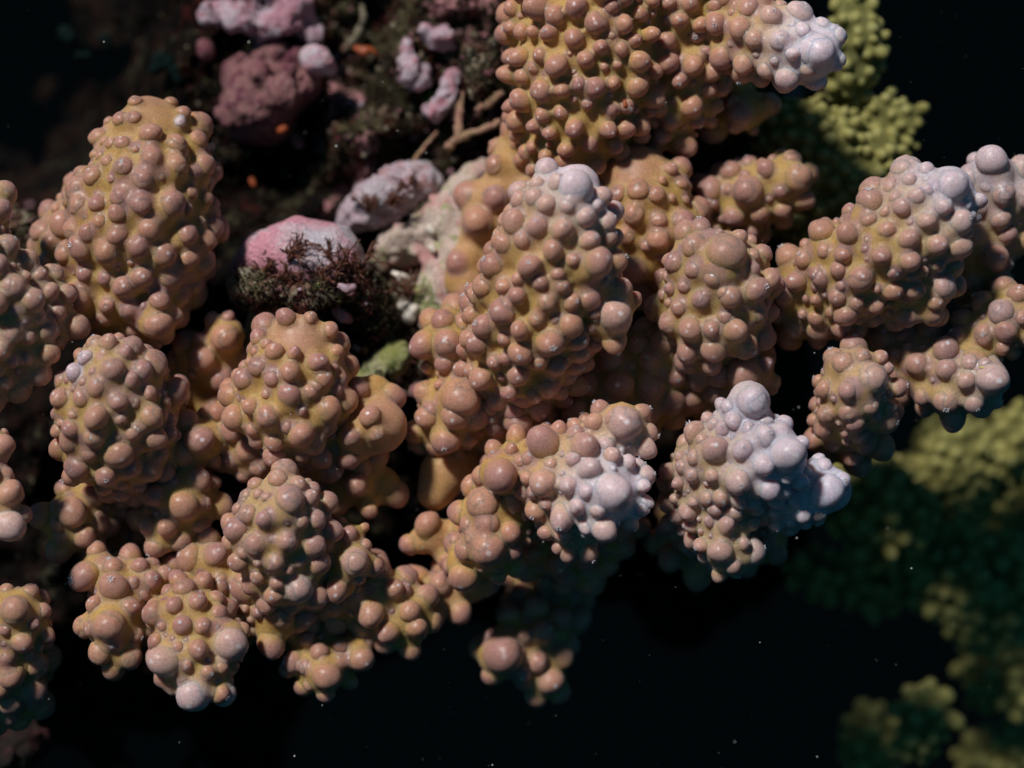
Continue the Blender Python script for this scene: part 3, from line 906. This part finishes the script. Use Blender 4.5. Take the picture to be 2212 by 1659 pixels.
# ------------------------------------------------------------------ yellow corals behind
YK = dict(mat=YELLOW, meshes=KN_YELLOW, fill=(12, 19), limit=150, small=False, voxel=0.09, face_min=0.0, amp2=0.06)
G2 = 'yellow green corals in the deep shade'
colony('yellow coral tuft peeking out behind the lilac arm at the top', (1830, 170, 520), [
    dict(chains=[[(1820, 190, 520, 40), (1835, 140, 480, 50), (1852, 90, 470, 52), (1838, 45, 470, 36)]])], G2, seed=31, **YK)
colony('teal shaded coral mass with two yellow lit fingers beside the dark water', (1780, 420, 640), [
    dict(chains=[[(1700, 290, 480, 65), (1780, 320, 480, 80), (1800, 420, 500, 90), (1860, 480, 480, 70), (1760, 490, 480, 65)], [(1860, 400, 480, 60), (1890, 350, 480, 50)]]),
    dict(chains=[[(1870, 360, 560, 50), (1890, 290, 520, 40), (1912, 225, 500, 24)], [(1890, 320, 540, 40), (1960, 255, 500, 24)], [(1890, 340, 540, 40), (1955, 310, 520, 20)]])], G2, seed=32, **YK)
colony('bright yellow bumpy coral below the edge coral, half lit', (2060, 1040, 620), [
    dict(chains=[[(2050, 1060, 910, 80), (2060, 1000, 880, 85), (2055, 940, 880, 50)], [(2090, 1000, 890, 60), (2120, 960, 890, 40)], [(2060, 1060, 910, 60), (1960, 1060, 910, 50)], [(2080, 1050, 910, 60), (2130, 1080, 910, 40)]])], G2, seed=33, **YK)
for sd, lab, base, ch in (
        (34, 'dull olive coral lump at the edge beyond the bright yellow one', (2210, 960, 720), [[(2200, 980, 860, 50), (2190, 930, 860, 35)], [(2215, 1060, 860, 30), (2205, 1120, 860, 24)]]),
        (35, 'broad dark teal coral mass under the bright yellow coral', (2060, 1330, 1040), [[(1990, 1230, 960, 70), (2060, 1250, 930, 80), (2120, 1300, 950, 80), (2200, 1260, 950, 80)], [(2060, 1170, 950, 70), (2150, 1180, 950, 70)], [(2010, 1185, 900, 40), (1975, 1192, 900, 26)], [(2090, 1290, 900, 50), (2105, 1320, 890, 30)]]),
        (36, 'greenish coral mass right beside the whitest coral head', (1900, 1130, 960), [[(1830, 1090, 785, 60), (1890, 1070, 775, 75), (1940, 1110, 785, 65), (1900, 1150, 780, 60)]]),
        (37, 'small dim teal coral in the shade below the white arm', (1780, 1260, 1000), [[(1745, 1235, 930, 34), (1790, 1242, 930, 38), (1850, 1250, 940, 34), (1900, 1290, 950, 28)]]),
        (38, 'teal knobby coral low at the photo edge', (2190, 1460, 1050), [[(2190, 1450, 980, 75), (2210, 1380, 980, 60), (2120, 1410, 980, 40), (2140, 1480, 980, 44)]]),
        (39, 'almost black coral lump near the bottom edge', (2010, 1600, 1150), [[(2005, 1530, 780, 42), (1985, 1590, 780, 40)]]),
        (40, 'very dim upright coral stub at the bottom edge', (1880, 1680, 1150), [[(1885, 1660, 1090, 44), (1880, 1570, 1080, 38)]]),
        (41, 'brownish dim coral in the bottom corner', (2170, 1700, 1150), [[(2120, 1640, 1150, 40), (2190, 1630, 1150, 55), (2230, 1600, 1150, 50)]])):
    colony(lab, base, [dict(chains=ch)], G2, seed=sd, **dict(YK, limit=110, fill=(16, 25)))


# ------------------------------------------------------------------ rocks, rubble, algae
def rock(name, label, cat, chains, mat, base=None, group=None, amp=0.12, amp2=0.05, voxel=0.07, freq=1.2, freq2=5.0, smooth=4, seed=0.0):
    me = remeshed(chains, voxel=voxel, smooth=smooth, amp=amp, freq=freq, amp2=amp2, freq2=freq2, seed=seed)
    b = base or chains[0][0][:3]
    e = L(*b)
    m = ROT.to_4x4() @ Matrix.Diagonal((K, K, K, 1)) @ Matrix.Translation(-e)
    transform_mesh(me, m)
    o = link(name, me, None, mat)
    o.location = W(e)
    tag(o, label, cat, group)
    return o


G3 = 'crusted rocks in the gully'
rock('crusted_boulder', 'smooth domed boulder, white rimmed and pink in the middle', 'rock', [[(530, 575, 300, 34), (580, 553, 270, 62), (645, 548, 250, 80), (705, 553, 250, 76), (752, 580, 270, 46)]], PALE_PINK, group=G3, amp=0.06, amp2=0.03, seed=1)
rock('crusted_boulder', 'pink and white rock with brown tufts leaning on the slope', 'rock', [[(762, 472, 440, 30), (805, 445, 410, 52), (858, 415, 400, 58), (905, 392, 420, 40)], [(780, 455, 390, 22)], [(850, 400, 370, 26)], [(885, 425, 370, 24)]], WHITISH, group=G3, amp=0.22, amp2=0.12, seed=2)
rock('crusted_boulder', 'cream and pink sloping slab beside the tan coral flank', 'rock', [[(1030, 390, 430, 40), (985, 440, 410, 50), (930, 500, 410, 55), (870, 530, 430, 44), (835, 545, 440, 24)], [(965, 500, 400, 58), (975, 600, 385, 62), (960, 690, 385, 50), (940, 760, 385, 30)]], CREAM, group=G3, amp=0.26, amp2=0.15, freq2=3.4, seed=3)
rock('crusted_boulder', 'plum coloured lumpy rock ball under the ledge', 'rock', [[(560, 240, 560, 80), (560, 210, 520, 85), (600, 190, 530, 75)], [(600, 160, 540, 50), (650, 190, 540, 40)], [(520, 170, 540, 45), (560, 150, 540, 40)]] + [[(u, v, d, r)] for u, v, d, r in ((530, 130, 490, 22), (562, 116, 485, 24), (600, 112, 480, 26), (640, 122, 480, 24), (622, 156, 428, 18), (672, 165, 470, 26), (562, 158, 428, 22), (585, 182, 425, 18), (478, 245, 480, 17), (488, 268, 475, 12), (655, 195, 445, 22), (612, 205, 425, 40))], PLUM, group=G3, amp=0.12, amp2=0.07, seed=4, smooth=2)
rock('crusted_boulder', 'bright pink crusted ledge touching the top edge', 'rock', [[(480, 30, 480, 40), (540, 30, 460, 48), (590, 55, 460, 34), (640, 40, 470, 40), (675, 55, 480, 26)], [(540, -10, 480, 60), (610, -20, 490, 55)]], PINK, group=G3, amp=0.34, amp2=0.12, freq=1.9, seed=5)
rock('crusted_boulder', 'small pale pink knob between plum rock and dark wall', 'rock', [[(675, 122, 420, 26), (690, 128, 410, 32), (708, 140, 420, 24), (720, 155, 430, 14)]], PALE_PINK, group=G3, amp=0.12, amp2=0.04, seed=6)
rock('crusted_boulder', 'dim mauve stone alone under the pink ledge', 'rock', [[(440, 95, 520, 20), (446, 110, 510, 24)]], PLUM, group=G3, seed=7)
rock('crusted_boulder', 'flat pink patch of rock left of the thin twigs', 'rock', [[(880, 105, 430, 16), (884, 130, 420, 26), (892, 155, 410, 34), (905, 176, 415, 22)], [(862, 165, 425, 16)]], PINK, group=G3, amp=0.16, amp2=0.14, freq=1.9, seed=8)
rock('crusted_boulder', 'pink rock streak just behind the upright twig', 'rock', [[(975, 162, 420, 16), (978, 185, 410, 24), (965, 212, 410, 24), (942, 240, 415, 22)], [(925, 235, 420, 14)]], PINK, group=G3, amp=0.16, amp2=0.14, freq=1.9, seed=9)
rock('crusted_boulder', 'reddish pink rock shelf highest above the twigs', 'rock', [[(930, 70, 420, 24), (960, 85, 415, 30), (975, 105, 420, 20)]], PINK, group=G3, amp=0.34, amp2=0.12, freq=1.9, seed=10)
rock('rubble_mound', 'grey olive rubble lump beside the big top coral', 'rock', [[(1030, 120, 410, 26), (1050, 160, 400, 28), (1060, 110, 410, 20)], [(1010, 150, 410, 18), (1040, 190, 400, 20)]], RUBBLE, group=G3, amp=0.25, amp2=0.12, seed=11)
rock('rubble_mound', 'dark rubble heap overgrown with brown algae in the gully', 'rock', [[(600, 680, 480, 60), (680, 660, 450, 75), (760, 690, 430, 85), (840, 720, 400, 70), (880, 790, 380, 55)], [(760, 740, 420, 70), (800, 650, 430, 65), (880, 650, 420, 55)], [(540, 625, 230, 30), (600, 632, 200, 32), (660, 640, 190, 28), (720, 632, 190, 24), (770, 620, 230, 34), (800, 680, 320, 50)]], RUBBLE, group=G3, amp=0.35, amp2=0.16, freq2=4.0, seed=12)
rock('algal_lump', 'yellow green rounded lump beside the middle head', 'rock', [[(785, 830, 330, 34), (820, 805, 310, 40), (848, 775, 310, 34)]], GREEN, group=G3, amp=0.22, amp2=0.10, seed=13)
rock('algal_lump', 'bright green mossy lump under the domed boulder', 'rock', [[(650, 628, 165, 16), (680, 622, 160, 20), (705, 612, 165, 14), (668, 645, 165, 18)]], GREEN, group=G3, amp=0.35, amp2=0.2, seed=14)
rock('algal_lump', 'pale green patch low on the cream slab', 'rock', [[(930, 640, 370, 34), (935, 680, 360, 30), (915, 660, 360, 28)]], GREEN, group=G3, amp=0.2, amp2=0.08, seed=15)
rock('pebble', 'rose pink pebble in the middle of the dark rubble', 'pebble', [[(728, 672, 235, 13), (742, 684, 230, 15), (752, 690, 235, 11)]], PINK, group=G3, amp=0.03, amp2=0.01, voxel=0.04, seed=16)
rock('pebble', 'small magenta and white pebble above the rose pebble', 'pebble', [[(735, 618, 168, 9), (750, 624, 166, 10), (764, 620, 172, 9)]], PINK, group=G3, amp=0.03, amp2=0.02, voxel=0.04, seed=17)
rock('pebble', 'cream shell chip on the rubble near the slab', 'pebble', [[(850, 590, 350, 9), (866, 598, 345, 12), (880, 602, 350, 8)]], SHELL, group=G3, amp=0.03, amp2=0.02, voxel=0.04, seed=18)
rock('pebble', 'crumbly cream lump below the shell chip', 'pebble', [[(870, 660, 345, 12), (892, 668, 340, 14), (884, 690, 340, 12)]], SHELL, group=G3, amp=0.08, amp2=0.05, voxel=0.04, seed=19)
for lab, p in (('upper white nodule on the pink slab', (928, 493, 348)), ('lower white nodule on the pink slab, under the other', (932, 535, 338)), ('white nodule at the inner edge of the pink slab', (962, 470, 350))):
    rock('white_nodule', lab, 'nodule', [[(*p, 9), (p[0] + 5, p[1] + 7, p[2], 8)]], SHELL, group='white nodules on the slab', amp=0.03, amp2=0.02, voxel=0.04)
rock('pebble', 'tan rounded stone above the shell chip', 'pebble', [[(800, 560, 380, 14), (822, 560, 370, 16), (830, 578, 372, 14)]], RUBBLE, group=G3, amp=0.06, amp2=0.03, voxel=0.04, seed=20)
rock('pebble', 'brown pebble next to the rose pink one', 'pebble', [[(780, 650, 225, 12), (795, 656, 225, 12)]], TWIG, group=G3, amp=0.03, amp2=0.02, voxel=0.04, seed=21)
rock('pebble', 'peach coloured rock chip by the yellow green lump', 'pebble', [[(820, 850, 310, 12), (845, 842, 306, 14), (868, 850, 310, 10)]], CREAM, group=G3, amp=0.08, amp2=0.05, voxel=0.04, seed=22)
rock('pebble', 'dark red stone wedged against the central coral foot', 'pebble', [[(900, 845, 300, 15), (925, 838, 296, 17)]], PLUM, group=G3, amp=0.05, amp2=0.02, voxel=0.04, seed=23)
rock('rubble_mound', 'yellowish crumbly rock beside the tan dome at the photo edge', 'rock', [[(20, 470, 420, 34), (60, 490, 400, 34), (85, 500, 400, 26)]], RUBBLE, group=G3, amp=0.3, amp2=0.15, seed=24)
rock('rubble_mound', 'dark red stained rock in the bottom corner', 'rock', [[(10, 1640, 420, 60), (80, 1600, 430, 40), (40, 1560, 440, 30)]], DARKRED, group=G3, amp=0.3, amp2=0.15, seed=25)
FALLOFF_GREEN = simple('falloff_green_sponge', (0.004, 0.010, 0.009), 0.9, Specular_IOR_Level=0.05)  # dimness of light falling off with distance, put into the colour
G6 = 'green sponges painted dim for light falloff'
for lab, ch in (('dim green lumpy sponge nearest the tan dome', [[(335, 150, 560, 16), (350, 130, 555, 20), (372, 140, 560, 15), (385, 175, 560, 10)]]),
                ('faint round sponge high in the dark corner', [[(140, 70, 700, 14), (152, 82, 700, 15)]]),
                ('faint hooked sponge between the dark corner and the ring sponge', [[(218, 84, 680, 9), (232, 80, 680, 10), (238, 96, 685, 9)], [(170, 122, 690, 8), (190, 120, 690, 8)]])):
    rock('green_sponge', lab, 'sponge', ch, FALLOFF_GREEN, group=G6, amp=0.06, amp2=0.04, voxel=0.04)
G5 = 'orange sponge specks'
rock('orange_sponge', 'largest rust orange sponge patch above the gully', 'sponge', [[(770, 106, 520, 7), (782, 112, 515, 9), (798, 108, 515, 8), (812, 118, 520, 6)], [(790, 122, 515, 5)]], ORANGE, group=G5, amp=0.06, amp2=0.06, voxel=0.04, seed=26)
rock('orange_sponge', 'bright orange sponge spot on the plum rock', 'sponge', [[(606, 282, 455, 7), (614, 278, 452, 8)]], ORANGE, group=G5, amp=0.03, amp2=0.02, voxel=0.03, seed=27)
rock('orange_sponge', 'tiny orange sponge dot in the dark hole under the plum rock', 'sponge', [[(544, 390, 560, 7), (548, 400, 558, 6)]], ORANGE, group=G5, amp=0.03, amp2=0.02, voxel=0.03, seed=28)


def twig(name, label, paths, mat, r0=9, group=None, cat='twig', knobby=0.25):
    rnd = random.Random(len(label))
    bm = bmesh.new()
    e = L(*paths[0][0][:3])
    for path in paths:
        pts, rad = [], []
        for a, b in zip(path, path[1:]):
            for i in range(6):
                t = i / 6.0
                p = L(*a[:3]).lerp(L(*b[:3]), t) + Vector((rnd.uniform(-1, 1), rnd.uniform(-1, 1), rnd.uniform(-1, 1))) * 0.022
                pts.append(p)
        pts.append(L(*path[-1][:3]))
        n = len(pts)
        rad = [r0 / 100.0 * (1 - 0.45 * i / n) * (1 + rnd.uniform(-knobby, knobby)) for i in range(n)]
        tube(bm, pts, rad, 8)
    m = ROT.to_4x4() @ Matrix.Diagonal((K, K, K, 1)) @ Matrix.Translation(-e)
    o = link(name, bm_mesh(bm, name, m), None, mat)
    o.location = W(e)
    return tag(o, label, cat, group)


G4 = 'dead twigs and tubes at the gully head'
twig('dead_twig', 'forked pinkish dead twig pointing at the big top coral', [[(965, 322, 400, 0), (985, 300, 390, 0), (1030, 285, 380, 0), (1082, 262, 370, 0)], [(990, 298, 390, 0), (992, 250, 400, 0), (1000, 200, 420, 0)]], TWIG, 12, G4)
twig('dead_twig', 'short knobbly cream twig just above the forked one', [[(1030, 240, 400, 0), (1060, 220, 390, 0), (1088, 198, 385, 0)]], TWIG, 11, G4, knobby=0.5)
twig('dead_twig', 'thin olive stick lying lower down towards the pale rock', [[(880, 370, 430, 0), (910, 325, 420, 0), (945, 285, 420, 0)]], TWIG, 7, G4)
twig('dead_twig', 'greenish bent stem crossing the dark wall at the very top', [[(740, 110, 560, 0), (770, 80, 540, 0), (785, 40, 540, 0), (780, -10, 550, 0)]], RUBBLE, 10, G4)


def tuft(label, at, h, n, seed, mat=BROWN, spread=0.9, r=2.2, group='brown branching algae tufts', up=(0.1, -0.45, 0.9)):
    """Branching seaweed: a few stems, each forking twice."""
    rnd = random.Random(seed)
    bm = bmesh.new()
    e = L(*at)

    def grow(p, d, ln, rad, lvl):
        pts = [p]
        for i in range(4):
            d = (d + Vector((rnd.uniform(-1, 1), rnd.uniform(-1, 1), rnd.uniform(-1, 1))) * 0.22).normalized()
            pts.append(pts[-1] + d * ln / 4)
        tube(bm, pts, [rad * (1 - 0.12 * i) for i in range(5)], 5)
        if lvl:
            for k in range(rnd.randint(2, 4)):
                q = pts[rnd.randint(1, 4)]
                nd = (d + Vector((rnd.uniform(-1, 1), rnd.uniform(-1, 1), rnd.uniform(-1, 1))) * 0.95).normalized()
                grow(q, nd, ln * rnd.uniform(0.45, 0.7), rad * 0.8, lvl - 1)

    for k in range(n):
        d = (Vector(up) + Vector((rnd.uniform(-1, 1), rnd.uniform(-0.5, 0.5), rnd.uniform(-0.8, 0.8))) * spread).normalized()
        grow(e.copy() + Vector((rnd.uniform(-1, 1), 0, rnd.uniform(-1, 1))) * 0.05, d, h / 100.0 * rnd.uniform(0.6, 1.0), r / 100.0, 2)
    m = ROT.to_4x4() @ Matrix.Diagonal((K, K, K, 1)) @ Matrix.Translation(-e)
    o = link('algae_tuft', bm_mesh(bm, 'algae_tuft', m), None, mat)
    o.location = W(e)
    return tag(o, label, 'algae', group)


TUFTS = [('tall brown algae tuft standing before the pink middle of the domed boulder', (722, 580, 172), 62, 6),
         ('upright brown algae tuft on the white side of the domed boulder', (625, 562, 172), 50, 6),
         ('low brown algae fringe at the shaded foot of the domed boulder', (570, 590, 205), 34, 9),
         ('dark algae clump under the pink foot of the boulder', (690, 606, 172), 40, 9),
         ('brown algae tuft on the lower pink corner of the leaning rock', (795, 455, 345), 36, 6),
         ('brown algae tuft in the centre of the leaning rock', (845, 440, 330), 36, 7),
         ('brown algae sprig at the top of the leaning rock', (882, 405, 345), 30, 5),
         ('rust brown weed curling over the pale green patch', (880, 640, 320), 46, 6),
         ('dark brown algae bush at the heart of the rubble', (775, 600, 200), 50, 10),
         ('loose dark algae at the foot of the rubble heap', (800, 730, 320), 40, 10),
         ('shadowy algae at the near end of the rubble by the boulder', (615, 622, 175), 40, 12),
         ('small brown algae sprig beside the peach chip', (870, 800, 300), 30, 6)]
for i, (lab, at, h, n) in enumerate(TUFTS):
    tuft(lab, at, h * 1.15, n, 100 + i, r=3.0)
tuft('small bright green leaf algae near the cream twig', (1050, 185, 400), 18, 8, 301, LEAFY, r=4.0, group='green algae bits')
tuft('blue green algae bit under the flat pink patch', (935, 215, 480), 16, 8, 302, LEAFY, r=4.0, group='green algae bits')


def turf():
    """Uncountable short dark filaments over the reef and rubble."""
    rnd = random.Random(77)
    dg = bpy.context.evaluated_depsgraph_get()
    bm = bmesh.new()
    reg = [(510, 900, 575, 850, 4200), (690, 1090, -10, 390, 4600), (380, 760, 60, 480, 900), (0, 100, 430, 530, 160)]
    eye = cam_ob.location
    for u0, u1, v0, v1, cnt in reg:
        for k in range(cnt):
            u, v = rnd.uniform(u0, u1), rnd.uniform(v0, v1)
            d = (W(L(u, v)) - eye).normalized()
            hit, p, n, fi, ob, mx = SC.ray_cast(dg, eye, d)
            if not hit or ob.name.split('.')[0] not in ('reef_rock', 'rubble_mound'):
                continue
            ln = rnd.uniform(8, 26) * MPU
            a = (n + Vector((rnd.uniform(-1, 1), rnd.uniform(-1, 1), rnd.uniform(-1, 1))) * 0.8).normalized()
            s = a.cross(Vector((rnd.uniform(-1, 1), rnd.uniform(-1, 1), rnd.uniform(-1, 1)))).normalized() * rnd.uniform(1.0, 2.4) * MPU
            t = a.cross(s).normalized() * s.length
            mid = p + a * ln * 0.5 + s * rnd.uniform(-2, 2)
            tip = bm.verts.new(p + a * ln + t * rnd.uniform(-3, 3))
            lo = [bm.verts.new(p - a * ln * 0.1 + q) for q in (s, t - s * 0.5, -t - s * 0.5)]
            mi = [bm.verts.new(mid + q * 0.8) for q in (s, t - s * 0.5, -t - s * 0.5)]
            w = noise.noise(Vector((u / 45.0, v / 45.0, 8.8))) + rnd.uniform(-0.35, 0.35)
            ix = 1 if w > 0.22 else (2 if w < -0.28 else 0)
            for i in range(3):
                for f in ((lo[i], lo[(i + 1) % 3], mi[(i + 1) % 3], mi[i]), (mi[i], mi[(i + 1) % 3], tip)):
                    bm.faces.new(f).material_index = ix
    me = bm_mesh(bm, 'algae_turf')
    for mt in (TURF, TURF_OLIVE, TURF_RED):
        me.materials.append(mt)
    o = link('algae_turf', me)
    tag(o, 'short dark filamentous turf on rock and rubble', 'algae', kind='stuff')


def grit():
    """Uncountable sand grains and rubble chips lying in the turf."""
    rnd = random.Random(78)
    eye = cam_ob.location
    dg = bpy.context.evaluated_depsgraph_get()
    bm = bmesh.new()
    for u0, u1, v0, v1, cnt, big in ((600, 945, 590, 870, 620, 9), (690, 1090, 20, 400, 1300, 8), (400, 720, 60, 420, 120, 5), (10, 95, 440, 530, 90, 8)):
        for k in range(cnt):
            u, v = rnd.uniform(u0, u1), rnd.uniform(v0, v1)
            d = (W(L(u, v)) - eye).normalized()
            hit, p, n, fi, ob, mx = SC.ray_cast(dg, eye, d)
            if not hit or ob.name.split('.')[0] not in ('reef_rock', 'rubble_mound'):
                continue
            r = (1.5 + rnd.random() ** 3 * big) * MPU
            sub = 2 if r > 5 * MPU else 1
            res = bmesh.ops.create_icosphere(bm, subdivisions=sub, radius=1.0)
            ax = Matrix.Rotation(rnd.uniform(0, 6.28), 3, Vector((rnd.uniform(-1, 1), rnd.uniform(-1, 1), rnd.uniform(-1, 1))).normalized())
            sq = (rnd.uniform(0.5, 1.0), rnd.uniform(0.6, 1.1), rnd.uniform(0.8, 1.6))
            off = Vector((k * 1.31, u * 0.1, v * 0.1))
            mi = rnd.choice((0, 0, 0, 1, 2, 2, 3))
            for q in res['verts']:
                c = q.co * (1 + 0.7 * noise.noise(q.co * 1.5 + off))
                q.co = p + n * r * 0.3 + ax @ Vector((c.x * sq[0], c.y * sq[1], c.z * sq[2])) * r
            for f in {f for q in res['verts'] for f in q.link_faces}:
                f.material_index = mi
    me = bm_mesh(bm, 'sand_grit')
    for mt in (RUBBLE_GRIT, PLUM, RUBBLE, PINK):
        me.materials.append(mt)
    o = link('sand_grit', me)
    tag(o, 'pale sand grains and rubble chips caught in the turf', 'grit', kind='stuff')


RUBBLE_GRIT = crust_material('grit', ((0.46, 0.40, 0.28), (0.30, 0.18, 0.12), (0.36, 0.36, 0.22)), 400, dark_at=(0.8, 0.9))
bpy.context.view_layer.update()
turf()
grit()


def particles():
    rnd = random.Random(5)
    bm = bmesh.new()
    for k in range(420):
        u, v, d = rnd.uniform(-20, 2232), rnd.uniform(-20, 1680), rnd.uniform(-250, 420)
        r = (0.35 + rnd.random() ** 6 * 1.7) * MPU
        res = bmesh.ops.create_icosphere(bm, subdivisions=1, radius=r, matrix=Matrix.Translation(W(L(u, v, d))))
        sx = rnd.uniform(0.6, 1.8)
        c = W(L(u, v, d))
        for q in res['verts']:
            q.co = c + (q.co - c) * sx * rnd.uniform(0.8, 1.2)
    o = link('floating_particles', bm_mesh(bm, 'floating_particles'), None, SPECK)
    tag(o, 'tiny pale specks drifting in the dark water', 'particles', kind='stuff')


particles()
twig('yellow_thread', 'thin yellow thread lying over the forked coral tip', [[(2115, 794, 10, 0), (2135, 796, 5, 0), (2160, 805, 8, 0)]], YTHREAD, 2.0, None, 'thread', 0.1)
rock('orange_spot', 'orange spot sitting on one knob of the big top coral', 'sponge', [[(1349, 219, 40, 4), (1351, 228, 40, 5)]], ORANGE, amp=0.0, amp2=0.0, voxel=0.02, smooth=2)

bpy.data.scenes.remove(WORK)
print('knobs', N_KNOBS, 'objects', len(bpy.data.objects))
